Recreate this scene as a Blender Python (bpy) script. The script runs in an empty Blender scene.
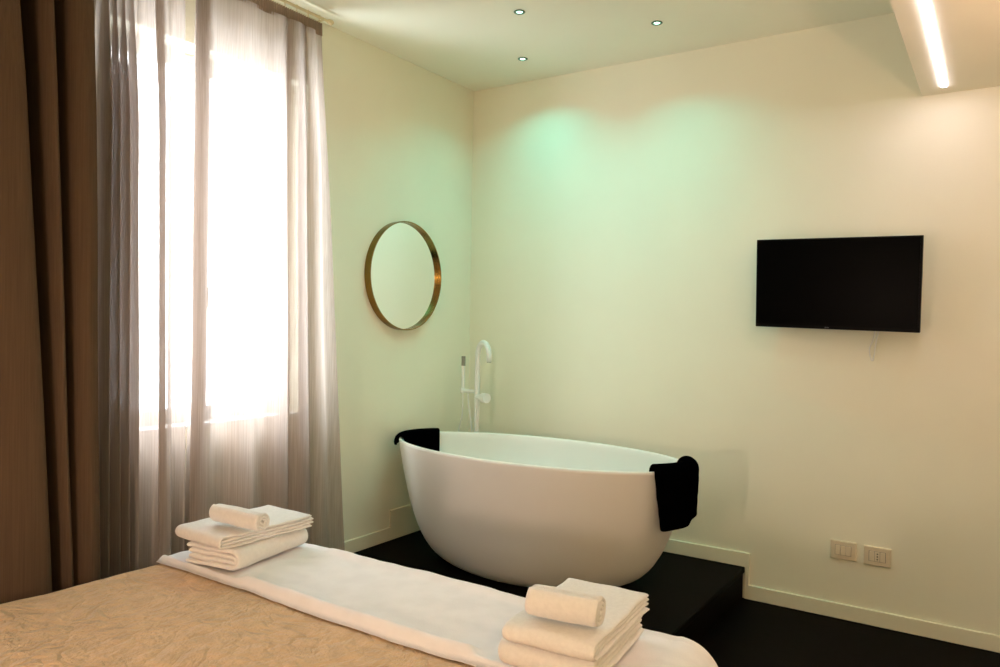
import bpy, math, random
from mathutils import Vector, noise
random.seed(7)
S = bpy.context.scene
COL = S.collection
PI = math.pi

# ------------------------------------------------------------------ helpers
def mat(name, color, rough=.6, metal=0, noise_amt=0, noise_scale=20, bump=0, bump_scale=200, spec=.5, sheen=0, emit=None, estr=0, color2=None):
    m = bpy.data.materials.new(name); m.use_nodes = True
    nt = m.node_tree; b = nt.nodes['Principled BSDF']
    b.inputs['Base Color'].default_value = (*color, 1)
    b.inputs['Roughness'].default_value = rough
    b.inputs['Metallic'].default_value = metal
    b.inputs['Specular IOR Level'].default_value = spec
    if sheen: b.inputs['Sheen Weight'].default_value = sheen
    tc = nt.nodes.new('ShaderNodeTexCoord')
    if noise_amt or color2:
        n = nt.nodes.new('ShaderNodeTexNoise'); n.inputs['Scale'].default_value = noise_scale; n.inputs['Detail'].default_value = 4
        nt.links.new(tc.outputs['Object'], n.inputs['Vector'])
        r = nt.nodes.new('ShaderNodeValToRGB')
        c2 = color2 or tuple(c * (1 - noise_amt) for c in color)
        r.color_ramp.elements[0].color = (*c2, 1); r.color_ramp.elements[1].color = (*color, 1)
        r.color_ramp.elements[0].position = .35; r.color_ramp.elements[1].position = .65
        nt.links.new(n.outputs['Fac'], r.inputs['Fac']); nt.links.new(r.outputs['Color'], b.inputs['Base Color'])
    if bump:
        n2 = nt.nodes.new('ShaderNodeTexNoise'); n2.inputs['Scale'].default_value = bump_scale; n2.inputs['Detail'].default_value = 5
        nt.links.new(tc.outputs['Object'], n2.inputs['Vector'])
        bp = nt.nodes.new('ShaderNodeBump'); bp.inputs['Strength'].default_value = bump; bp.inputs['Distance'].default_value = .004
        nt.links.new(n2.outputs['Fac'], bp.inputs['Height']); nt.links.new(bp.outputs['Normal'], b.inputs['Normal'])
    if emit:
        b.inputs['Emission Color'].default_value = (*emit, 1); b.inputs['Emission Strength'].default_value = estr
    return m

class MB:
    def __init__(s): s.v = []; s.f = []
    def add(s, v, f):
        o = len(s.v); s.v += [tuple(p) for p in v]; s.f += [tuple(i + o for i in q) for q in f]; return s
    def box(s, x0, y0, z0, x1, y1, z1, ch=0):
        if ch:
            return s.prism([(x0+ch,y0),(x1-ch,y0),(x1,y0+ch),(x1,y1-ch),(x1-ch,y1),(x0+ch,y1),(x0,y1-ch),(x0,y0+ch)], z0, z1)
        v = [(x, y, z) for z in (z0, z1) for y in (y0, y1) for x in (x0, x1)]
        return s.add(v, [(0,2,3,1),(4,5,7,6),(0,1,5,4),(1,3,7,5),(3,2,6,7),(2,0,4,6)])
    def prism(s, poly, z0, z1):
        n = len(poly)
        v = [(x, y, z0) for x, y in poly] + [(x, y, z1) for x, y in poly]
        f = [tuple(range(n-1, -1, -1)), tuple(range(n, 2*n))] + [(i, (i+1) % n, n+(i+1) % n, n+i) for i in range(n)]
        return s.add(v, f)
    def tube(s, pts, r, n=12, cap=True):
        pts = [Vector(p) for p in pts]; rs = r if isinstance(r, (list, tuple)) else [r]*len(pts)
        t0 = (pts[1]-pts[0]).normalized(); up = Vector((0,0,1)) if abs(t0.z) < .9 else Vector((1,0,0))
        nn = t0.cross(up).normalized(); v = []
        for i, p in enumerate(pts):
            t = (pts[min(i+1, len(pts)-1)] - pts[max(i-1, 0)]).normalized()
            nn = (nn - t * nn.dot(t)).normalized(); b = t.cross(nn)
            v += [p + (nn*math.cos(2*PI*k/n) + b*math.sin(2*PI*k/n))*rs[i] for k in range(n)]
        m = len(pts)
        f = [(i*n+k, i*n+(k+1) % n, (i+1)*n+(k+1) % n, (i+1)*n+k) for i in range(m-1) for k in range(n)]
        if cap: f += [tuple(range(n-1, -1, -1)), tuple(range((m-1)*n, m*n))]
        return s.add(v, f)
    def lathe(s, prof, n=32, axis='z', c=(0,0,0), cap=True):
        v = []
        for r, h in prof:
            for k in range(n):
                a = 2*PI*k/n; x, y = r*math.cos(a), r*math.sin(a)
                v.append((c[0]+x, c[1]+y, c[2]+h) if axis == 'z' else ((c[0]+h, c[1]+x, c[2]+y) if axis == 'x' else (c[0]+y, c[1]+h, c[2]+x)))
        m = len(prof)
        f = [(i*n+k, i*n+(k+1) % n, (i+1)*n+(k+1) % n, (i+1)*n+k) for i in range(m-1) for k in range(n)]
        if cap: f += [tuple(range(n-1, -1, -1)), tuple(range((m-1)*n, m*n))]
        return s.add(v, f)
    def grid(s, fn, nu, nv, cu=False):
        v = [fn(i/(nu if cu else nu-1), j/(nv-1)) for j in range(nv) for i in range(nu)]
        f = [(j*nu+i, j*nu+(i+1) % nu, (j+1)*nu+(i+1) % nu, (j+1)*nu+i) for j in range(nv-1) for i in range(nu if cu else nu-1)]
        return s.add(v, f)
    def build(s, name, m, parent=None, smooth=False, bevel=0, solid=0, subdiv=0, angle=None):
        me = bpy.data.meshes.new(name); me.from_pydata(s.v, [], s.f)
        import bmesh
        bm = bmesh.new(); bm.from_mesh(me); bmesh.ops.recalc_face_normals(bm, faces=bm.faces); bm.to_mesh(me); bm.free()
        me.materials.append(m)
        o = bpy.data.objects.new(name, me); COL.objects.link(o)
        if parent:
            o.parent = parent; o.matrix_parent_inverse = parent.matrix_basis.inverted()
        if smooth or angle:
            for p in me.polygons: p.use_smooth = True
        if bevel:
            b = o.modifiers.new('bevel', 'BEVEL'); b.width = bevel; b.segments = 2; b.limit_method = 'ANGLE'
            for p in me.polygons: p.use_smooth = True
            b.harden_normals = True
        if solid:
            b = o.modifiers.new('solid', 'SOLIDIFY'); b.thickness = solid; b.offset = 0
        if subdiv:
            b = o.modifiers.new('sub', 'SUBSURF'); b.levels = subdiv; b.render_levels = subdiv
        if angle: me.set_sharp_from_angle(angle=angle)
        return o

def empty(name, loc, label, cat, group=None):
    o = bpy.data.objects.new(name, None); o.location = loc; o.empty_display_size = .1; COL.objects.link(o)
    return tag(o, label, cat, group)
def tag(o, label, cat, group=None, kind=None):
    o['label'] = label; o['category'] = cat
    if group: o['group'] = group
    if kind: o['kind'] = kind
    return o
def struct(o, label=None, cat=None):
    o['kind'] = 'structure'
    if label: o['label'] = label; o['category'] = cat
    return o
def lerp(a, b, t): return a + (b-a)*t
def smooth01(t): t = max(0, min(1, t)); return t*t*(3-2*t)
def catmull(P, sub):
    out = []
    for i in range(len(P)-1):
        p0, p1, p2, p3 = P[max(i-1,0)], P[i], P[i+1], P[min(i+2,len(P)-1)]
        for k in range(sub):
            t = k/sub
            out.append(tuple(.5*(2*b+(c-a)*t+(2*a-5*b+4*c-d)*t*t+(-a+3*b-3*c+d)*t**3) for a, b, c, d in zip(p0,p1,p2,p3)))
    out.append(tuple(P[-1])); return out
def nz(x, y, z=0, s=1): return noise.noise(Vector((x*s, y*s, z*s)))

# ------------------------------------------------------------------ materials
M = {}
M['wall'] = mat('wall_paint', (.875,.85,.69), .85, noise_amt=.02, noise_scale=3, bump=.05, bump_scale=120, spec=.15)
M['ceil'] = mat('ceiling_paint', (.885,.865,.72), .9, noise_amt=.02, noise_scale=3, spec=.1)
M['skirt'] = mat('skirting_paint', (.84,.81,.64), .45, noise_amt=.02, noise_scale=6, spec=.4)
M['tub'] = mat('matt_stone_resin', (.88,.85,.80), .45, noise_amt=.015, noise_scale=5, spec=.35)
M['white_metal'] = mat('white_enamel', (.82,.82,.78), .3, noise_amt=.02, noise_scale=40)
M['grey_metal'] = mat('grey_nozzle', (.25,.24,.2), .4, noise_amt=.1, noise_scale=60)
M['brass'] = mat('brushed_brass', (.30,.18,.05), .22, metal=1, noise_amt=.15, noise_scale=12)
M['rod_brass'] = mat('pale_brass', (.75,.62,.38), .35, metal=.6, noise_amt=.1, noise_scale=30)
M['black_towel'] = mat('black_terry', (.0012,.0012,.0015), .95, noise_amt=.4, noise_scale=80, bump=.8, bump_scale=500, spec=0)
M['white_towel'] = mat('white_terry', (.90,.88,.87), .95, noise_amt=.05, noise_scale=90, bump=.55, bump_scale=420, spec=.05, sheen=.15)
M['runner'] = mat('cream_blanket', (.90,.88,.92), .85, noise_amt=.05, noise_scale=15, bump=.25, bump_scale=260, spec=.1, sheen=.1)
M['black_plastic'] = mat('black_plastic', (.003,.003,.003), .4, noise_amt=.2, noise_scale=50, spec=.08)
M['screen'] = mat('black_glass', (.001,.001,.001), .3, noise_amt=.2, noise_scale=5, spec=.03)
M['logo'] = mat('grey_logo', (.10,.10,.10), .5, noise_amt=.1)
M['plate'] = mat('champagne_plate', (.76,.65,.48), .4, metal=0, noise_amt=.04, noise_scale=60)
M['rocker'] = mat('champagne_rocker', (.80,.70,.53), .35, metal=0, noise_amt=.04, noise_scale=60)
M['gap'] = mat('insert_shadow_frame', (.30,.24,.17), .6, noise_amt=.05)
M['dark'] = mat('dark_hole', (.01,.008,.006), .7, noise_amt=.1)
M['steel'] = mat('dark_steel', (.06,.06,.06), .4, metal=.8, noise_amt=.1)
M['bed'] = mat('bed_upholstery', (.30,.22,.15), .9, noise_amt=.15, noise_scale=60, bump=.3)
M['mattress'] = mat('mattress_ticking', (.8,.78,.72), .9, noise_amt=.05)
M['frame'] = mat('white_window_paint', (.8,.8,.8), .4, noise_amt=.02)
M['alu'] = mat('strip_profile', (.75,.7,.62), .5, metal=.2, noise_amt=.03)
M['led'] = mat('led_diffuser', (1,.9,.8), .5, noise_amt=.01, emit=(1,.88,.967), estr=35)
M['lens'] = mat('green_led_lens', (.6,1,.8), .3, noise_amt=.01, emit=(.5,1,.75), estr=4)
M['green_ring'] = mat('lamp_ring', (.12,.20,.15), .3, metal=.4, noise_amt=.05)
M['chrome'] = mat('chrome_ring', (.55,.56,.54), .2, metal=.9, noise_amt=.05)

def wood():
    m = mat('wenge_boards', (.003,.002,.0015), .55, spec=.035)
    nt = m.node_tree; b = nt.nodes['Principled BSDF']
    tc = nt.nodes.new('ShaderNodeTexCoord'); mp = nt.nodes.new('ShaderNodeMapping'); mp.inputs['Scale'].default_value = (1.2, 14, 1)
    n = nt.nodes.new('ShaderNodeTexNoise'); n.inputs['Scale'].default_value = 6; n.inputs['Detail'].default_value = 6
    br = nt.nodes.new('ShaderNodeTexBrick'); br.inputs['Scale'].default_value = 1; br.inputs['Brick Width'].default_value = 1.2; br.inputs['Row Height'].default_value = .14
    br.inputs['Mortar Size'].default_value = .002; br.inputs['Color1'].default_value = (.0045,.0028,.0019,1); br.inputs['Color2'].default_value = (.0026,.0017,.0012,1); br.inputs['Mortar'].default_value = (.001,.001,.001,1)
    mx = nt.nodes.new('ShaderNodeMixRGB'); mx.blend_type = 'MULTIPLY'; mx.inputs['Fac'].default_value = .6
    nt.links.new(tc.outputs['Object'], mp.inputs['Vector']); nt.links.new(mp.outputs['Vector'], n.inputs['Vector'])
    nt.links.new(tc.outputs['Object'], br.inputs['Vector']); nt.links.new(br.outputs['Color'], mx.inputs[1]); nt.links.new(n.outputs['Color'], mx.inputs[2])
    nt.links.new(mx.outputs['Color'], b.inputs['Base Color'])
    return m
M['wood'] = wood()

def plush():          # cream bedspread with an embossed curling pattern
    m = mat('embossed_plush', (.70,.485,.30), .92, noise_amt=.16, noise_scale=22, spec=.06, sheen=.25)  # darker mottling paints the pile's shading into the colour
    nt = m.node_tree; b = nt.nodes['Principled BSDF']
    tc = nt.nodes.new('ShaderNodeTexCoord')
    n = nt.nodes.new('ShaderNodeTexNoise'); n.inputs['Scale'].default_value = 5; n.inputs['Detail'].default_value = 5; n.inputs['Distortion'].default_value = .8
    v = nt.nodes.new('ShaderNodeTexVoronoi'); v.feature = 'DISTANCE_TO_EDGE'; v.inputs['Scale'].default_value = 13
    mixv = nt.nodes.new('ShaderNodeMixRGB'); mixv.inputs['Fac'].default_value = .25
    nt.links.new(tc.outputs['Object'], n.inputs['Vector']); nt.links.new(tc.outputs['Object'], mixv.inputs[1]); nt.links.new(n.outputs['Color'], mixv.inputs[2]); nt.links.new(mixv.outputs['Color'], v.inputs['Vector'])
    f = nt.nodes.new('ShaderNodeTexNoise'); f.inputs['Scale'].default_value = 70; f.inputs['Detail'].default_value = 4
    nt.links.new(tc.outputs['Object'], f.inputs['Vector'])
    cr = nt.nodes.new('ShaderNodeMapRange'); cr.inputs['From Min'].default_value = 0; cr.inputs['From Max'].default_value = .25
    nt.links.new(v.outputs['Distance'], cr.inputs['Value'])
    add = nt.nodes.new('ShaderNodeMath'); add.operation = 'ADD'
    ml = nt.nodes.new('ShaderNodeMath'); ml.operation = 'MULTIPLY'; ml.inputs[1].default_value = 1.1
    nt.links.new(f.outputs['Fac'], ml.inputs[0]); nt.links.new(cr.outputs['Result'], add.inputs[0]); nt.links.new(ml.outputs[0], add.inputs[1])
    bp = nt.nodes.new('ShaderNodeBump'); bp.inputs['Strength'].default_value = .7; bp.inputs['Distance'].default_value = .010
    nt.links.new(add.outputs[0], bp.inputs['Height']); nt.links.new(bp.outputs['Normal'], b.inputs['Normal'])
    return m
M['plush'] = plush()

def cloth(name, col, transp, transl, weave, col2=None):
    m = bpy.data.materials.new(name); m.use_nodes = True; nt = m.node_tree; nt.nodes.clear()
    out = nt.nodes.new('ShaderNodeOutputMaterial')
    tc = nt.nodes.new('ShaderNodeTexCoord')
    mp = nt.nodes.new('ShaderNodeMapping'); mp.inputs['Scale'].default_value = (1, 1, .012)
    n = nt.nodes.new('ShaderNodeTexNoise'); n.inputs['Scale'].default_value = weave; n.inputs['Detail'].default_value = 3
    nt.links.new(tc.outputs['Object'], mp.inputs['Vector']); nt.links.new(mp.outputs['Vector'], n.inputs['Vector'])
    r = nt.nodes.new('ShaderNodeValToRGB'); r.color_ramp.elements[0].position = .3; r.color_ramp.elements[1].position = .7
    r.color_ramp.elements[0].color = (*(col2 or tuple(c*.8 for c in col)), 1); r.color_ramp.elements[1].color = (*col, 1)
    nt.links.new(n.outputs['Fac'], r.inputs['Fac'])
    d = nt.nodes.new('ShaderNodeBsdfDiffuse'); t = nt.nodes.new('ShaderNodeBsdfTranslucent')
    nt.links.new(r.outputs['Color'], d.inputs['Color']); nt.links.new(r.outputs['Color'], t.inputs['Color'])
    mx = nt.nodes.new('ShaderNodeMixShader'); mx.inputs['Fac'].default_value = transl
    nt.links.new(d.outputs[0], mx.inputs[1]); nt.links.new(t.outputs[0], mx.inputs[2])
    if transp:
        tr = nt.nodes.new('ShaderNodeBsdfTransparent'); mx2 = nt.nodes.new('ShaderNodeMixShader')
        mr = nt.nodes.new('ShaderNodeMapRange'); mr.inputs['To Min'].default_value = transp*1.25; mr.inputs['To Max'].default_value = transp*.75
        nt.links.new(n.outputs['Fac'], mr.inputs['Value']); mr.inputs['From Min'].default_value = .3; mr.inputs['From Max'].default_value = .7
        nt.links.new(mr.outputs['Result'], mx2.inputs['Fac'])
        nt.links.new(mx.outputs[0], mx2.inputs[1]); nt.links.new(tr.outputs[0], mx2.inputs[2])
        nt.links.new(mx2.outputs[0], out.inputs['Surface'])
    else: nt.links.new(mx.outputs[0], out.inputs['Surface'])
    return m
M['sheer'] = cloth('beige_voile', (.49,.42,.375), .13, .42, 260)
M['heading'] = cloth('gathered_voile', (.40,.30,.22), .08, .35, 260)
M['drape'] = cloth('taupe_drape', (.115,.075,.048), 0, .03, 300)

def glass():
    m = bpy.data.materials.new('window_glass'); m.use_nodes = True; nt = m.node_tree; nt.nodes.clear()
    out = nt.nodes.new('ShaderNodeOutputMaterial'); tr = nt.nodes.new('ShaderNodeBsdfTransparent'); gl = nt.nodes.new('ShaderNodeBsdfGlossy')
    gl.inputs['Roughness'].default_value = .02; mx = nt.nodes.new('ShaderNodeMixShader'); mx.inputs['Fac'].default_value = .06
    nt.links.new(tr.outputs[0], mx.inputs[1]); nt.links.new(gl.outputs[0], mx.inputs[2]); nt.links.new(mx.outputs[0], out.inputs['Surface'])
    return m
M['glass'] = glass()
M['mirror'] = mat('mirror_silver', (.93,.95,.93), .01, metal=1)

# ------------------------------------------------------------------ room
H, HS, XS = 2.872, 2.467, 2.52
XR, YR = 4.1, -4.35
HP, HB = .163, .074
WY0, WY1, WZ0, WZ1 = -2.37, -1.385, .93, 2.54           # window opening
T = .28
struct(MB().box(-T, YR, -.1, XR, T, 0).build('floor', M['wood']))
struct(MB().box(-T, YR-.1, H, XR+.1, T, H+.1).build('ceiling', M['ceil']))
struct(MB().box(-T, 0, 0, XR+.1, .15, H).build('wall_back', M['wall']))
wl = MB()
wl.box(-T, YR, 0, 0, WY0, H); wl.box(-T, WY1, 0, 0, 0, H); wl.box(-T, WY0, 0, 0, WY1, WZ0); wl.box(-T, WY0, WZ1, 0, WY1, H)
struct(wl.build('wall_left', M['wall']))
struct(MB().box(XR, YR-.1, 0, XR+.1, 0, H).build('wall_right', M['wall']))
struct(MB().box(-T, YR-.1, 0, XR, YR, H).build('wall_rear', M['wall']))
# dropped ceiling on the right, with a slot for the light strip
LX, LW, LY0, LY1 = 2.613, .011, -.115, -2.3
so = MB()
so.box(XS, YR, HS, LX-LW, 0, H); so.box(LX+LW, YR, HS, XR, 0, H)
so.box(LX-LW, LY0, HS, LX+LW, 0, H); so.box(LX-LW, YR, HS, LX+LW, LY1, H); so.box(LX-LW, LY1, HS+.03, LX+LW, LY0, H)
struct(so.build('ceiling_soffit', M['ceil']))
# tub platform: dark boards with a nosing
PX, PY = 1.775, -1.75
struct(MB().box(0, PY, 0, PX-.012, 0, HP-.03).build('floor_platform_base', M['wood']))
struct(MB().box(0, PY-.012, HP-.03, PX, 0, HP).build('floor_platform_top', M['wood'], bevel=.006))
# skirting
def skirt(name, poly, wall):
    # poly in (along, z); extruded from the wall by 12 mm
    m = MB(); n = len(poly); th = .013
    if wall == 'back': v = [(a, -th, z) for a, z in poly] + [(a, 0, z) for a, z in poly]
    else: v = [(th, a, z) for a, z in poly] + [(0, a, z) for a, z in poly]
    m.add(v, [tuple(range(n)), tuple(range(2*n-1, n-1, -1))] + [(i, (i+1) % n, n+(i+1) % n, n+i) for i in range(n)])
    return struct(m.build(name, M['skirt'], bevel=.004))
skirt('baseboard_back', [(.013,HP),(PX-.001,HP),(PX-.001,0),(XR,0),(XR,HB),(PX+.022,HB),(PX+.022,HP+HB),(.013,HP+HB)], 'back')
skirt('baseboard_left', [(PY-.02,HP),(0,HP),(0,HP+.170),(-.745,HP+.170),(-.745,HP+HB),(PY-.02,HP+HB)], 'left')

# ------------------------------------------------------------------ window
wf = MB(); fx0, fx1 = -.20, -.13; fw = .035
wf.box(fx0, WY0, WZ0, fx1, WY0+fw, WZ1); wf.box(fx0, WY1-fw, WZ0, fx1, WY1, WZ1); wf.box(fx0, WY0+fw, WZ0, fx1, WY1-fw, WZ0+fw); wf.box(fx0, WY0+fw, WZ1-fw, fx1, WY1-fw, WZ1)
win = struct(wf.build('window_1', M['frame'], bevel=.004))
ym = (WY0+WY1)/2
for a, b in ((WY0+fw, ym-.001), (ym+.001, WY1-fw)):
    s_ = MB(); sx0, sx1, sw = -.185, -.125, .035; z0, z1 = WZ0+fw+.002, WZ1-fw-.002
    s_.box(sx0, a, z0, sx1, a+sw, z1); s_.box(sx0, b-sw, z0, sx1, b, z1); s_.box(sx0, a+sw, z0, sx1, b-sw, z0+sw); s_.box(sx0, a+sw, z1-sw, sx1, b-sw, z1)
    sash = s_.build('sash', M['frame'], win, bevel=.004)
    MB().box(-.16, a+sw-.005, z0+sw-.005, -.152, b-sw+.005, z1-sw+.005).build('pane', M['glass'], sash)
MB().box(-.125, ym-.012, 1.45, -.115, ym+.012, 1.60).tube([(-.115,ym,1.53),(-.08,ym,1.53),(-.08,ym,1.44)], .008).build('handle', M['chrome'], win, angle=.6)
MB().box(-.125, WY0+.001, WZ0+.0005, -.002, WY1-.001, WZ0+.012).build('sill', M['frame'], win, bevel=.004)

# ------------------------------------------------------------------ curtains
def curtain_mesh(path, z0, z1, nz_, sub=8, topq=.55, seed=0, slope=None, wav=.006):
    """path: (y, x, dy_bottom) control points at the top; lofted to the floor"""
    P = catmull(path, sub); xm = sum(p[1] for p in P)/len(P)
    m = MB(); n = len(P)
    def fn(u, v):
        i = min(n-1, int(round(u*(n-1)))); y, x, dy = P[i]; x = max(x, .03)
        z = lerp(z0, z1, v); k = lerp(1, topq, smooth01((v-.75)/.25))
        xx = xm + (x-xm)*k*(1+.25*(1-v)) + wav*nz(i*.06+seed, z*1.3, seed)
        yy = y + dy*(1-v) + wav*.6*nz(i*.05, z*1.1, seed+9)
        return (xx, yy, z)
    return m.grid(fn, n, nz_)

ZR = 2.828
cr = empty('curtain_rod', (.12, -1.375, ZR), 'pale brass double curtain rod above the window, carrying the sheers and the drape', 'curtain rod')
def rod(x, y0, y1, ring_from, ring_to, nring):
    rd = MB().tube([(x, y0, ZR), (x, y1, ZR)], .0065).build('rod', M['rod_brass'], cr, angle=.6)
    MB().lathe([(.002,0),(.010,.001),(.011,.006),(.008,.010),(.012,.014),(.014,.022),(.010,.030),(.003,.033)], 16, 'y', (x, y1, ZR)).build('finial', M['rod_brass'], rd, smooth=True)
    for k in range(nring):
        y = lerp(ring_from, ring_to, k/(nring-1))
        MB().tube([(x, y, ZR+.010), (x+.009, y, ZR), (x, y, ZR-.010), (x-.009, y, ZR), (x, y, ZR+.010)], .0018, 6, False).tube([(x, y, ZR-.010), (x, y, ZR-.03)], .0018, 6).build('glider', M['rod_brass'], cr, smooth=True)
rod(.12, -3.40, -1.375, -2.46, -1.43, 16)
rod(.245, -3.40, -2.50, -3.3, -2.56, 9)
for by in (-1.395, -2.52, -3.35):
    MB().tube([(0, by, ZR), (.12 if by > -2 else .245, by, ZR)], .005).lathe([(.0,.0),(.020,.001),(.020,.007),(.006,.011)], 16, 'x', (0, by, ZR)).build('bracket', M['rod_brass'], cr, angle=.6)

# sheer right: from the central gap to the far right flare
def sheer(name, path, label, hy0, hy1, seed):
    c = empty(name, (.12, (hy0+hy1)/2, .02), label, 'sheer curtain', 'sheer curtains at the window')
    curtain_mesh(path, .015, 2.755, 60, 6, .30, seed).build('fabric', M['sheer'], c, smooth=True)
    n = int((hy1-hy0)/.0022)
    def fn(u, v):
        y = lerp(hy0, hy1, u); ph = u*(hy1-hy0)/.0125
        return (.12 + .011*math.sin(2*PI*ph + 1.2*nz(u*40, seed)) * (1-.25*v), y, lerp(2.742, 2.802, v))
    MB().grid(fn, n, 5).build('heading_tape', M['heading'], c, smooth=True)
    return c
R = random.Random(3)
pr = [(-2.085,.100,-.008),(-2.04,.088,-.008),(-2.025,.125,-.008),(-2.09,.128,-.008),(-2.07,.148,-.008),(-2.02,.152,-.008),(-1.985,.125,-.02),(-1.945,.095,-.01),(-1.90,.10,.0),(-1.86,.135,.005),(-1.815,.148,.01),
      (-1.77,.112,.02),(-1.73,.10,.03),(-1.695,.135,.03),(-1.655,.15,.04),(-1.625,.12,.06),(-1.59,.09,.06),(-1.63,.085,.05),(-1.645,.10,.04),(-1.60,.16,.045),(-1.565,.17,.06),(-1.535,.14,.08),(-1.51,.11,.09),(-1.54,.095,.07),(-1.545,.115,.07),(-1.50,.155,.09),(-1.47,.15,.12),(-1.45,.115,.15),(-1.43,.12,.18),(-1.418,.13,.215)]
sheer('sheer_curtain', pr, 'right sheer beige curtain of the window, flaring out beside the round mirror', -2.085, -1.412, 1)
pl = [(-2.49,.09,0)]
for k in range(9):
    y = -2.48 + .016*k
    pl += [(y, .165 if k % 2 else .085, .004*k), (y+.004, .17 if k % 2 else .08, .004*k)]
pl += [(-2.335,.11,.02),(-2.315,.09,.02),(-2.295,.10,.02),(-2.27,.14,.02),(-2.235,.15,.02),(-2.275,.165,.02),(-2.225,.17,.02),(-2.20,.115,.02),(-2.18,.09,.03),(-2.165,.11,.03),(-2.15,.13,.035),(-2.137,.12,.038)]
sheer('sheer_curtain', pl, 'left sheer beige curtain, bunched in tight folds against the dark drape', -2.50, -2.13, 2)

hv = [(-3.45,.21,0),(-3.38,.28,0),(-3.32,.23,0),(-3.26,.20,0),(-3.18,.26,.03),(-3.08,.31,.05),(-2.98,.30,.08),(-2.90,.315,.11),(-2.845,.31,.14),(-2.83,.27,.15),(-2.845,.20,.14),(-2.85,.10,.13),(-2.80,.05,.12),(-2.752,.08,.10),(-2.757,.20,.10),(-2.757,.262,.10),
      (-2.74,.292,.10),(-2.72,.282,.095),(-2.712,.24,.09),(-2.72,.14,.08),(-2.69,.06,.07),(-2.657,.09,.055),(-2.662,.20,.05),(-2.66,.265,.05),(-2.635,.295,.05),(-2.605,.295,.045),(-2.585,.28,.045),(-2.58,.22,.045),(-2.59,.12,.04),(-2.575,.05,.03)]
hc = empty('curtain', (.245, -2.95, .02), 'dark taupe heavy drape hanging in deep folds at the far left', 'curtain')
curtain_mesh(hv, .012, 2.70, 60, 8, .75, 5, wav=.008).build('fabric', M['drape'], hc, smooth=True, solid=.003)
def hfn(u, v):
    y = lerp(-3.39, -2.55, u); return (.245+.018*math.sin(2*PI*u*32), y, lerp(2.695, 2.802, v))
MB().grid(hfn, 400, 4).build('heading_tape', M['drape'], hc, smooth=True)

# ------------------------------------------------------------------ bathtub
TX, TY, TA1, TB1, TA0, TB0, TE, TN, TZ = .872, -.655, .818, .404, .258, .251, .214, 2.0, .76
def tub_ring(t, th, off=0):
    s = (max(t,0))**TE; a = lerp(TA0, TA1, s)+off; b = lerp(TB0, TB1, s)+off
    return (TX+a*math.cos(th), TY+b*math.sin(th), HP+t*(TZ-HP))
NT = 96
tub = empty('bathtub', (TX, TY, HP), 'white oval freestanding bathtub on the dark platform in the corner', 'bathtub')
tm = MB(); rings = []
for t in [0, .004, .012, .025, .045, .07, .1, .15, .2, .28, .36, .45, .55, .65, .75, .85, .93, .975]: rings.append([tub_ring(t, 2*PI*k/NT) for k in range(NT)])
rt = .022
for k_ in range(1, 6):
    a_ = PI*k_/6; rings.append([tuple(Vector(tub_ring(1, 2*PI*k/NT, -rt/2 + rt/2*math.cos(a_)))+Vector((0,0,-.008+.008*math.sin(a_)))) for k in range(NT)])
def tub_in(t, th):
    s = math.sin(t*PI/2)**.55 if t > 0 else 0
    a = (TA1-rt)*s; b = (TB1-rt)*s
    return (TX+a*math.cos(th), TY+b*math.sin(th), HP+.11+(TZ-HP-.12)*(1-math.cos(t*PI/2))**.8)
for k_ in range(24, -1, -1): rings.append([tub_in(max(k_/24, .02), 2*PI*k/NT) for k in range(NT)])
v = [p for r in rings for p in r]; n = len(rings)
f = [(i*NT+k, i*NT+(k+1) % NT, (i+1)*NT+(k+1) % NT, (i+1)*NT+k) for i in range(n-1) for k in range(NT)]
f += [tuple(range(NT-1, -1, -1)), tuple(range((n-1)*NT, n*NT))]
tm.add(v, f).build('tub_body', M['tub'], tub, smooth=True)
MB().lathe([(.0,0),(.032,0),(.034,.003),(.026,.006),(.0,.007)], 24, 'z', (TX, TY, HP+.116)).build('drain', M['chrome'], tub, angle=.6)

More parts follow.
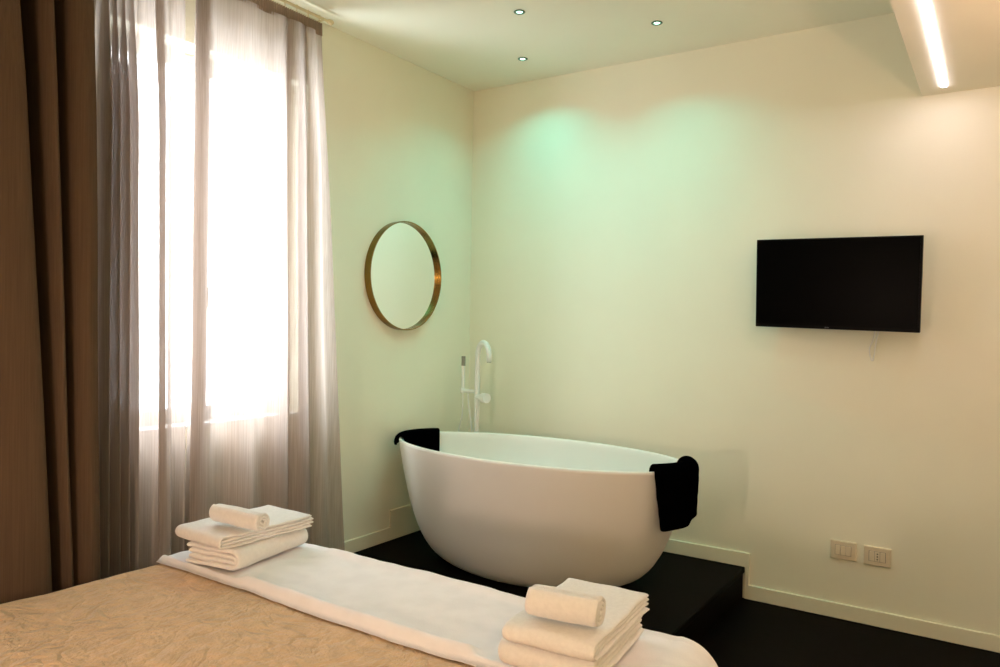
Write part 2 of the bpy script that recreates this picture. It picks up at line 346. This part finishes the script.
# black towels over the rim
def rim_towel(name, ph0, ph1, inn, out, label, th=.018, flare=0.0, taper=0.0):
    """a strip over the rim: path inside -> over -> plumb down outside"""
    N, K = 28, 40
    def outer(u, v, off):
        o_ = max(0, v-.35)/.65; ph = math.radians(lerp(ph0+taper*o_, ph1, u)); c, s_ = math.cos(ph), math.sin(ph)
        o = out(u) if callable(out) else out; i_ = inn(u) if callable(inn) else inn
        nrm = Vector((c/TA1, s_/TB1, 0)).normalized()
        rim = Vector((TX+TA1*c, TY+TB1*s_, TZ))
        L1, L2, L3 = i_, PI*.02, o; s = v*(L1+L2+L3)
        w = .004*nz(u*5, v*6, 3)+.003*nz(u*14, v*9, 8)
        if s < L1:
            d = L1-s; p = rim - nrm*(rt+.006+off+.25*d*d) + Vector((0,0,-.008-d))
        elif s < L1+L2:
            a = (s-L1)/L2*PI; R_ = rt/2+.006+off
            p = rim - nrm*(rt/2) + nrm*(-math.cos(a)*R_) + Vector((0,0,-.008+math.sin(a)*(R_*.9)))
        else:
            d = s-L1-L2; p = rim + nrm*(.006+off-flare*d+w) + Vector((0,0,-.008-d))
        return tuple(p + nrm*w*.4)
    m = MB(); A = [outer(i/(N-1), j/(K-1), .001) for j in range(K) for i in range(N)]
    B = [outer(i/(N-1), j/(K-1), th) for j in range(K) for i in range(N)]
    g = lambda i, j, o: o*N*K+j*N+i
    F = []
    for j in range(K-1):
        for i in range(N-1):
            F += [(g(i,j,0),g(i,j+1,0),g(i+1,j+1,0),g(i+1,j,0)), (g(i,j,1),g(i+1,j,1),g(i+1,j+1,1),g(i,j+1,1))]
        F += [(g(0,j,0),g(0,j,1),g(0,j+1,1),g(0,j+1,0)), (g(N-1,j,0),g(N-1,j+1,0),g(N-1,j+1,1),g(N-1,j,1))]
    for i in range(N-1):
        F += [(g(i,0,0),g(i+1,0,0),g(i+1,0,1),g(i,0,1)), (g(i,K-1,0),g(i,K-1,1),g(i+1,K-1,1),g(i+1,K-1,0))]
    m.add(A+B, F)
    o = m.build(name, M['black_towel'], None, smooth=True, subdiv=1)
    return tag(o, label, 'towel', 'black towels on the bathtub rim')
rim_towel('bath_towel', 154, 205, .105, lambda u: .03, 'black towel over the bathtub rim at the end below the round mirror', .016)
def rdrop(u):
    return .25 - .02*u - .022*smooth01((u-.42)/.05) - .02*smooth01((u-.78)/.05)
rim_towel('bath_towel', -27.5, 20, .06, rdrop, 'black towel hanging long down the outside of the bathtub, at its end below the television', .031, .03, 4)

# ------------------------------------------------------------------ tub filler
FX, FY = .262, -.28
tap = empty('bath_faucet', (FX, FY, HP), 'white floor-standing bath faucet with arched spout behind the bathtub', 'faucet')
MB().lathe([(.0,0),(.045,0),(.045,.008),(.024,.012),(.02,.014)], 24, 'z', (FX, FY, HP)).build('base_plate', M['white_metal'], tap, angle=.6)
d = Vector((.9,-.44,0)).normalized(); rad = .068
pts = [(FX, FY, HP+.01), (FX, FY, .5), (FX, FY, .8), (FX, FY, 1.0), (FX, FY, 1.20)]
for k in range(1, 13):
    a = PI*k/12; p = Vector((FX, FY, 1.20)) + d*(rad-rad*math.cos(a)) + Vector((0,0,rad*1.15*math.sin(a))); pts.append(tuple(p))
pe = Vector(pts[-1]); pts.append((pe.x, pe.y, pe.z-.03))
MB().tube(pts, .0155, 14).build('spout', M['white_metal'], tap, smooth=True)
MB().tube([(pe.x,pe.y,pe.z-.03),(pe.x,pe.y,pe.z-.034)], .013, 14).build('aerator', M['grey_metal'], tap)
MB().tube([(FX-.105, FY, .985), (FX+.012, FY, .985)], .011, 12).build('crossbar', M['white_metal'], tap, angle=.6)
mx_ = MB().tube([(FX, FY, .955), (FX+.055, FY-.02, .955)], .016, 14)
mx_.build('mixer_body', M['white_metal'], tap, angle=.6)
MB().tube([(FX+.055, FY-.02, .955), (FX+.095, FY-.035, .955)], .028, 18).build('mixer_knob', M['white_metal'], tap, angle=.6)
MB().lathe([(.0,0),(.014,0),(.016,.02),(.010,.03)], 14, 'z', (FX-.104, FY, .972)).build('shower_holder', M['white_metal'], tap, angle=.6)
MB().tube([(FX-.104, FY, .98), (FX-.104, FY, 1.135)], .0105, 14).build('hand_shower', M['white_metal'], tap, angle=.6)
MB().tube([(FX-.104, FY, 1.135), (FX-.104, FY, 1.192)], .0125, 14).build('spray_face', M['grey_metal'], tap, angle=.6)['label'] = 'grey spray head of the hand shower'
hp = catmull([(FX-.104,FY,.975),(FX-.11,FY+.005,.85),(FX-.14,FY+.01,.70),(FX-.10,FY+.02,.52),(FX-.04,FY+.01,.56),(FX-.035,FY,.75),(FX-.06,FY,.9),(FX-.066,FY,.972)], 8)
MB().tube(hp, .0045, 8).build('hose', M['white_metal'], tap, smooth=True)

# ------------------------------------------------------------------ mirror
mc = (0, -.667, 1.652); MR = .3075
mir = empty('wall_mirror', mc, 'round brass-framed mirror on the wall above the bathtub', 'mirror')
MB().lathe([(MR-.006,.0),(MR,.0),(MR,.042),(MR-.006,.042),(MR-.006,.0)], 96, 'x', mc, False).build('frame', M['brass'], mir, angle=.6)
MB().lathe([(.0,.010),(MR-.0065,.010),(MR-.0065,.018),(.0,.018)], 96, 'x', mc, False).build('mirror_glass', M['mirror'], mir, angle=.6)

# ------------------------------------------------------------------ television
from mathutils import Matrix, Euler
tv = empty('television', (0,0,0), 'black flat wall television tilted down on the back wall', 'television')
yw, tl, rl = -.07, .09, -.023
Xv = Vector((math.cos(yw), math.sin(yw), 0)); Nv = Vector((math.sin(yw)*math.cos(tl), -math.cos(yw)*math.cos(tl), -math.sin(tl))); Uv = Xv.cross(-Nv)
if Uv.z < 0: Uv = -Uv
X2 = Xv*math.cos(rl)+Uv*math.sin(rl); U2 = -Xv*math.sin(rl)+Uv*math.cos(rl)
TM = Matrix((( X2.x, -Nv.x, U2.x, 2.186), (X2.y, -Nv.y, U2.y, -.128), (X2.z, -Nv.z, U2.z, 1.608), (0,0,0,1)))
tv.matrix_world = TM; bpy.context.view_layer.update()
def tvp(mb, name, m, **k):
    o = mb.build(name, m, None, **k); o.parent = tv; return o
W2, H2 = .364, .215
bz = MB()
tvp(MB().box(-W2, 0, -H2, W2, .022, H2), 'panel', M['black_plastic'], bevel=.003)
tvp(MB().box(-W2+.008, -.0015, -H2+.016, W2-.008, .001, H2-.008), 'screen', M['screen'])
tvp(MB().box(-W2*.72, .021, -H2*.92, W2*.72, .055, H2*.35), 'rear_housing', M['black_plastic'], bevel=.006)
tvp(MB().lathe([(.0,0),(.0035,0),(.0035,.002),(.0,.002)], 16, 'y', (-.032,-.003,-H2+.008)).box(-.027,-.002,-H2+.0055,-.017,.0,-H2+.0105), 'logo', M['logo'])
inv = TM.inverted()
br = MB().box(2.10,-.012,1.50,2.26,0,1.74); 
br.box(2.165,-.085,1.60,2.195,-.01,1.64)
b_ = br.build('wall_bracket', M['steel'], None, bevel=.003); b_.parent = tv; b_.matrix_parent_inverse = inv
cb = MB().tube(catmull([(2.36,-.07,1.42),(2.35,-.03,1.36),(2.33,-.012,1.30),(2.345,-.008,1.25),(2.36,-.03,1.34),(2.38,-.06,1.43)], 8), .003, 8)
c_ = cb.build('cable', M['white_metal'], None, smooth=True); c_.parent = tv; c_.matrix_parent_inverse = inv
c_['label'] = 'white cable looping below the screen'

# ------------------------------------------------------------------ switch and socket
def plate_body(x0, x1, z0, z1, parent):
    xc, zc = (x0+x1)/2, (z0+z1)/2; hw, hh = (x1-x0)/2, (z1-z0)/2
    secs = [(1,1,0),(1,1,-.004),(.955,.93,-.0095),(.62,.56,-.0095)]
    v = []
    for a, b, y in secs: v += [(xc-hw*a, y, zc-hh*b), (xc+hw*a, y, zc-hh*b), (xc+hw*a, y, zc+hh*b), (xc-hw*a, y, zc+hh*b)]
    f = [(i*4+k, i*4+(k+1) % 4, (i+1)*4+(k+1) % 4, (i+1)*4+k) for i in range(3) for k in range(4)] + [(0,1,2,3),(12,15,14,13)]
    MB().box(xc-.0362, -.0103, zc-.0240, xc+.0362, -.006, zc+.0240).build('insert_shadow_gap', M['gap'], parent)  # dark box behind the modules, coloured as the shade in their gaps
    return MB().add(v, f).build('plate', M['plate'], parent)
sw = empty('wall_switch', (2.237, 0, .332), 'champagne wall switch plate with three rockers, left of the power socket', 'light switch')
plate_body(2.179, 2.295, .288, .377, sw)
for k in range(3):
    xc = 2.237+(k-1)*.0232
    MB().box(xc-.0110, -.0130, .310, xc+.0110, -.009, .355).build('rocker', M['rocker'], sw, bevel=.0015)
sk = empty('power_socket', (2.385, 0, .330), 'champagne power socket plate with three dark holes, right of the light switch', 'power socket')
plate_body(2.327, 2.443, .285, .374, sk)
for k in (-1, 1):
    xc = 2.385+k*.0232
    MB().box(xc-.0108, -.0125, .307, xc+.0108, -.009, .352).build('blank', M['rocker'], sk, bevel=.0015)
ins = MB().box(2.385-.0108, -.0115, .307, 2.385+.0108, -.009, .352).build('socket_insert', M['rocker'], sk, bevel=.001)
for k in (-1, 0, 1):
    MB().lathe([(.0,0),(.0032,0),(.0032,.0008),(.0,.0008)], 14, 'y', (2.386, -.0122, .3295+k*.0125)).build('hole', M['dark'], ins)

# ------------------------------------------------------------------ lights as fittings
led = empty('led_strip_light', (LX, (LY0+LY1)/2, HS), 'long glowing warm light strip set into the dropped ceiling', 'light strip')
MB().box(LX-LW+.0005, LY1+.001, HS-.004, LX+LW-.0005, LY0-.001, HS+.006).build('diffuser', M['led'], led)
MB().box(LX-LW+.0005, LY1+.001, HS+.008, LX+LW-.0005, LY0-.001, HS+.028).build('profile', M['alu'], led)
dl = [(.909,-.907,'green-white ceiling spotlight highest in view, toward the window'), (1.414,-.453,'green-white ceiling spotlight toward the dropped ceiling, farthest along the back wall'), (.586,-.356,'green-white ceiling spotlight nearest the room corner')]
for x, y, lab in dl:
    t = empty('ceiling_spotlight', (x, y, H), lab, 'spotlight', 'green ceiling spotlights over the bathtub')
    MB().lathe([(.015,0),(.026,-.001),(.028,-.003),(.025,-.005),(.015,-.004),(.015,0)], 28, 'z', (x, y, H), False).build('trim_ring', M['green_ring'], t, smooth=True)
    MB().lathe([(.0,-.001),(.0148,-.001),(.0148,-.003),(.0,-.003)], 24, 'z', (x, y, H), False).build('lens', M['lens'], t)

# ------------------------------------------------------------------ bed
BX0, BX1, BY0, BY1, BZ = .545, 2.285, -4.22, -2.10, .60
bed = empty('bed', ((BX0+BX1)/2, (BY0+BY1)/2, 0), 'double bed under the cream cover, its foot toward the bathtub', 'bed')
MB().box(BX0+.06, BY0+.02, .10, BX1-.06, BY1-.06, .30).build('bed_base', M['bed'], bed, bevel=.015)
MB().box(BX0+.05, BY0+.02, .30, BX1-.05, BY1-.05, .565).build('mattress', M['mattress'], bed, bevel=.05)
for x in (BX0+.12, BX1-.12):
    for y in (BY0+.12, BY1-.14):
        MB().lathe([(.022,0),(.03,.1)], 16, 'z', (x, y, 0)).build('leg', M['steel'], bed, angle=.6)
# bedspread: rounded top and drops on three sides
ER = .085
def spread_pt(s, lo, hi, drop):
    """arc-length s across the bed -> (coordinate, z) with rounded edges"""
    flat = hi-lo-2*ER; q = PI*ER/2
    L = 2*drop+2*q+flat; d = s*L
    if d < drop: return lo, BZ-ER-(drop-d)
    d -= drop
    if d < q: a = d/ER; return lo+ER-ER*math.cos(a), BZ-ER+ER*math.sin(a)
    d -= q
    if d < flat: return lo+ER+d, BZ
    d -= flat
    if d < q: a = d/ER; return hi-ER+ER*math.sin(a), BZ-ER+ER*math.cos(a)
    d -= q
    return hi, BZ-ER-d
def bump_h(x, y): return .005*nz(x*3, y*3, 1)+.0025*nz(x*9, y*9, 4)+.0016*nz(x*24, y*24, 6)
def spread(u, v):
    x, z = spread_pt(u, BX0, BX1, .28)
    # foot end: along y
    flat = (BY1-BY0)-ER; q = PI*ER/2; L = flat+q+.28; d = v*L
    if d < flat: y, dz = BY0+d, 0
    elif d < flat+q: a = (d-flat)/ER; y, dz = BY1-ER+ER*math.sin(a), -(ER-ER*math.cos(a))
    else: y, dz = BY1, -ER-(d-flat-q)
    z = max(min(z, BZ+dz), .23) if z+dz < .23 else z+dz
    h = bump_h(x, y)
    if x < 1.4: x -= .055*smooth01((-2.4-y)/.8)*(1.4-x)/.86
    if z > BZ-.05: z += h
    else: x += h*2*(1 if x > 1.4 else -1)
    return (x, y, z)
tag(MB().grid(spread, 180, 180).build('bedspread', M['plush'], None, smooth=True, solid=.004), 'cream embossed plush bedspread covering the double bed', 'bedspread')

# runner: folded blanket across the foot with rolled edges
RY0, RY1, RX0 = -2.535, -2.125, .60
RT = .017
def LM(x):
    k = 1.0
    for a, b in ((.40, .95), (1.86, 2.7)):
        k *= 1-smooth01((x-a+.05)/.05)*smooth01((b+.05-x)/.05)
    return k
def runner_pt(u, v, top):
    # u across x (0 left end .. 1 hanging right end), v across y
    L = 1.92; d = u*L; flat = (BX1-ER)-RX0
    if d < flat: x, zz = RX0+d, BZ+.004
    else:
        a = min((d-flat)/(ER+.006), PI/2); x = BX1-ER+(ER+.006)*math.sin(a); zz = BZ-ER+(ER+.006)*math.cos(a) - max(0, d-flat-(ER+.006)*PI/2)
    nx = 0 if d < flat else math.sin(min((d-flat)/ER, PI/2)); nzv = math.sqrt(max(0, 1-nx*nx))
    wob = .012*nz(d*2.2, 0, 2)
    y = lerp(RY0 + wob*.8 + .012*math.sin(d*5.2), RY1 + .003*nz(d*2, 5, 2), v)
    e = min(v, 1-v)*(RY1-RY0)
    edge = math.sqrt(max(0, 1-(1-min(1, e/.024))**2))
    ee = min(1, d/.03, (L-d)/.02+.0); endq = math.sqrt(max(0, 1-(1-max(0,min(1, ee)))**2))
    m_ = LM(x); lip = (.016*m_*math.exp(-((e-.03)/.022)**2) + .010*(1-m_)*math.exp(-((e-.010)/.010)**2)) * (1.25 if v < .5 else .8)
    h = (RT*(.80+.14*nz(x*4, y*7, 3)+.10*nz(x*11+y*9, y*16-x*7, 5)) + lip) * edge * endq
    if d < .12: h += .012*smooth01(1-d/.12)*endq*edge*(1 if v > .35 else .3)
    if not top: h = .002
    h += bump_h(x, y)+.003
    droop = .02*smooth01(1-d/.09)
    return (x+nx*h, y, zz+nzv*h-droop*0)
NU, NV = 170, 60
rm = MB(); A = [runner_pt(i/(NU-1), j/(NV-1), True) for j in range(NV) for i in range(NU)]; B = [runner_pt(i/(NU-1), j/(NV-1), False) for j in range(NV) for i in range(NU)]
g = lambda i, j, o: o*NU*NV+j*NU+i
F = []
for j in range(NV-1):
    for i in range(NU-1): F += [(g(i,j,0),g(i+1,j,0),g(i+1,j+1,0),g(i,j+1,0)), (g(i,j,1),g(i,j+1,1),g(i+1,j+1,1),g(i+1,j,1))]
    F += [(g(0,j,0),g(0,j+1,0),g(0,j+1,1),g(0,j,1)), (g(NU-1,j,0),g(NU-1,j,1),g(NU-1,j+1,1),g(NU-1,j+1,0))]
for i in range(NU-1): F += [(g(i,0,0),g(i,0,1),g(i+1,0,1),g(i+1,0,0)), (g(i,NV-1,0),g(i+1,NV-1,0),g(i+1,NV-1,1),g(i,NV-1,1))]
rm.add(A+B, F)
tag(rm.build('bed_runner', M['runner'], None, smooth=True), 'cream folded blanket with rolled edges laid across the foot of the bed', 'blanket')

# ------------------------------------------------------------------ folded towels
def ribbon(mb, path, th, length, nl=14, jit=.002, seed=0, skew=0.0):
    """2-D path (a, z) offset by +-th/2, swept along b; rounded at its ends"""
    n = len(path); Nn = []
    for i in range(n):
        a = Vector(path[max(i-1,0)]); b = Vector(path[min(i+1,n-1)]); t = (b-a).normalized(); Nn.append(Vector((-t.y, t.x)))
    loops = []
    sb = [0, .004, .012]+[lerp(.02, length-.02, k/(nl-1)) for k in range(nl)]+[length-.012, length-.004, length]
    for b in sb:
        e = min(b, length-b); k = math.sqrt(max(.12, 1-(1-min(1, e/.009))**2))
        loop = []
        for sgn in (1, -1):
            rng = range(n) if sgn == 1 else range(n-1, -1, -1)
            for i in rng:
                q_ = min(i, n-1-i); endk = (.45,.8,.95)[q_] if q_ < 3 else 1
                p = Vector(path[i]) + Nn[i]*(sgn*th/2*k*endk)
                j = jit*nz(p.x*18+seed, b*18, p.y*30+seed); j2 = jit*nz(p.x*25, b*14+seed, p.y*25+7)
                loop.append((p.x+j+skew*b, b-length/2+jit*1.5*nz(p.x*20, p.y*20, seed+b*3), p.y+j2))
        loops.append(loop)
    m = len(loops[0]); v = [p for l in loops for p in l]
    f = [(i*m+k, i*m+(k+1) % m, (i+1)*m+(k+1) % m, (i+1)*m+k) for i in range(len(loops)-1) for k in range(m)]
    # end strips: quads between the two sides
    for base, flip in ((0, 1), ((len(loops)-1)*m, 0)):
        for i in range(n-1):
            q = (base+i, base+i+1, base+m-2-i, base+m-1-i); f.append(q if flip else q[::-1])
    mb.add(v, f)
def u_path(w, z_lo, z_hi, x_open, n=10):
    """open at -a, folded at +a"""
    r = (z_hi-z_lo)/2; zc = (z_hi+z_lo)/2; xr = w/2-r
    xs = [x_open, x_open+.002, x_open+.005]+[lerp(x_open+.01, xr, k/n) for k in range(n)]
    p = [(x, z_hi) for x in xs]
    p += [(xr+r*math.sin(PI*k/8), zc+r*math.cos(PI*k/8)) for k in range(9)]
    p += [(x, z_lo) for x in reversed(xs)]
    return p
def towel(name, w, d_, h, layers, loc, rotz, label, group, seed, mirror=False, sag=0):
    mb = MB(); t = h/layers; n = layers//2
    for i in range(n):
        zl, zh = t*(i+.5), h-t*(i+.5)
        ribbon(mb, u_path(w-2*t*i*.55, zl, zh, -w/2+.004*i+.006*((i*7+seed) % 3)), t*1.0, d_-.004*i, jit=.0035, seed=seed*3+i)
    o = mb.build(name, M['white_towel'], None, smooth=True, subdiv=1)
    o.location = loc; o.rotation_euler = (0, 0, rotz)
    if mirror: o.scale = (-1, 1, 1)
    return tag(o, label, 'towel', group)
def rolled(name, L, r, loc, rotz, label, group, seed, tilt=0):
    turns = 3.0; th = r/ (turns+.25); path = []
    N = 70
    for k in range(N+1):
        a = 2*PI*turns*k/N; rr = th*.45 + (r-th*.95)*k/N
        path.append((rr*math.cos(a+1.1), r+rr*math.sin(a+1.1)*.94))
    mb = MB(); ribbon(mb, path, th*.96, L, jit=.0022, seed=seed)
    o = mb.build(name, M['white_towel'], None, smooth=True)
    o.location = loc; o.rotation_euler = (0, tilt, rotz)
    return tag(o, label, 'towel', group)
z0 = BZ+.028
gl_, gr_ = 'white towels stacked on the far end of the blanket', 'white towels stacked on the near end of the blanket'
Q = -PI/2
towel('folded_towel', .215, .33, .066, 4, (.803, -2.338, z0), math.radians(9), 'white folded towel at the bottom of the stack nearer the window', gl_, 1)
towel('folded_towel', .365, .235, .042, 4, (.795, -2.335, z0+.068), Q-.04, 'white folded towel in the middle of the stack nearer the window', gl_, 2)
rolled('rolled_towel', .215, .036, (.868, -2.425, z0+.113), Q+.04, 'small rolled white towel topping the stack nearer the window', gl_, 3)
towel('folded_towel', .35, .23, .058, 4, (2.02, -2.36, z0+.004), Q+.09, 'white folded towel at the bottom of the stack farther from the window', gr_, 4)
towel('folded_towel', .365, .218, .044, 4, (2.040, -2.372, z0+.0670), Q+.07, 'white folded towel in the middle of the stack farther from the window', gr_, 5)
rolled('rolled_towel', .165, .042, (2.06, -2.485, z0+.112), math.radians(-82), 'small rolled white towel topping the stack farther from the window', gr_, 6)

# ------------------------------------------------------------------ light
WORLD = 26.0
w = bpy.data.worlds.new('sky'); S.world = w; w.use_nodes = True
nt = w.node_tree; bg = nt.nodes['Background']
tc = nt.nodes.new('ShaderNodeTexCoord'); sx = nt.nodes.new('ShaderNodeSeparateXYZ'); rp = nt.nodes.new('ShaderNodeValToRGB')
mr = nt.nodes.new('ShaderNodeMapRange'); mr.inputs['From Min'].default_value = -1; mr.inputs['From Max'].default_value = 1
nt.links.new(tc.outputs['Generated'], sx.inputs[0]); nt.links.new(sx.outputs['Z'], mr.inputs['Value']); nt.links.new(mr.outputs['Result'], rp.inputs['Fac'])
e = rp.color_ramp.elements; e[0].position = .42; e[0].color = (.846,.926,1,1); e[1].position = .58; e[1].color = (.92,.952,.993,1)
nt.links.new(rp.outputs['Color'], bg.inputs['Color']); bg.inputs['Strength'].default_value = WORLD
def lamp(name, typ, loc, energy, color, rot=(0,0,0), **k):
    l = bpy.data.lights.new(name, typ); l.energy = energy; l.color = color
    for a, b in k.items(): setattr(l, a, b)
    o = bpy.data.objects.new(name, l); o.location = loc; o.rotation_euler = rot; COL.objects.link(o); return o
po = lamp('window_daylight_portal', 'AREA', (-.22, ym, (WZ0+WZ1)/2), 1, (1,1,1), (0, -PI/2, 0), shape='RECTANGLE', size=WZ1-WZ0, size_y=WY1-WY0)
po.data.cycles.is_portal = True
for x, y, _ in dl:
    lamp('spotlight_beam', 'AREA', (x, y, H-.012), 2.4, (.01,1,.93), shape='DISK', size=.05, spread=math.radians(130))
lamp('added_warm_uplight', 'SPOT', (3.6, -1.4, 1.5), 52.4, (1,.586,.391), (PI,0,0), spot_size=2.6, spot_blend=.8, shadow_soft_size=.05)  # unseen uplight added to brighten the soffit and upper wall, no fixture
lamp('added_warm_fill', 'POINT', (3.3, -3.9, 1.7), 21, (1,.70,.42), shadow_soft_size=.08)  # unseen warm fill added for the left wall and tub front
lamp('added_bed_fill', 'SPOT', (1.4, -4.2, .9), 50, (1,.706,.538), (PI/2,0,0), spot_size=2.9, spot_blend=.8, shadow_soft_size=.08)  # forward fill added out of view to warm the bed, no lamp modelled

# ------------------------------------------------------------------ camera
cam = bpy.data.cameras.new('camera'); co = bpy.data.objects.new('camera', cam); COL.objects.link(co)
cam.sensor_width = 36; cam.sensor_fit = 'HORIZONTAL'; cam.lens = 757.917*36/1000; cam.clip_start = .05
y_, p_, r_ = math.radians(33.431), math.radians(-.855), math.radians(1.03)
fwd = Vector((-math.sin(y_)*math.cos(p_), math.cos(y_)*math.cos(p_), math.sin(p_)))
rt_ = Vector((math.cos(y_), math.sin(y_), 0)); up = rt_.cross(fwd)
r2 = rt_*math.cos(r_)+up*math.sin(r_); u2 = -rt_*math.sin(r_)+up*math.cos(r_)
co.matrix_world = Matrix(((r2.x,u2.x,-fwd.x,2.844),(r2.y,u2.y,-fwd.y,-3.956),(r2.z,u2.z,-fwd.z,1.4),(0,0,0,1)))
S.camera = co
S.cycles.use_denoising = True
S.cycles.max_bounces = 10; S.cycles.diffuse_bounces = 5; S.cycles.transparent_max_bounces = 24; S.cycles.sample_clamp_indirect = 6
S.view_settings.view_transform = 'Standard'; S.view_settings.look = 'None'; S.view_settings.exposure = 0; S.view_settings.gamma = 1
S.view_settings.use_curve_mapping = False
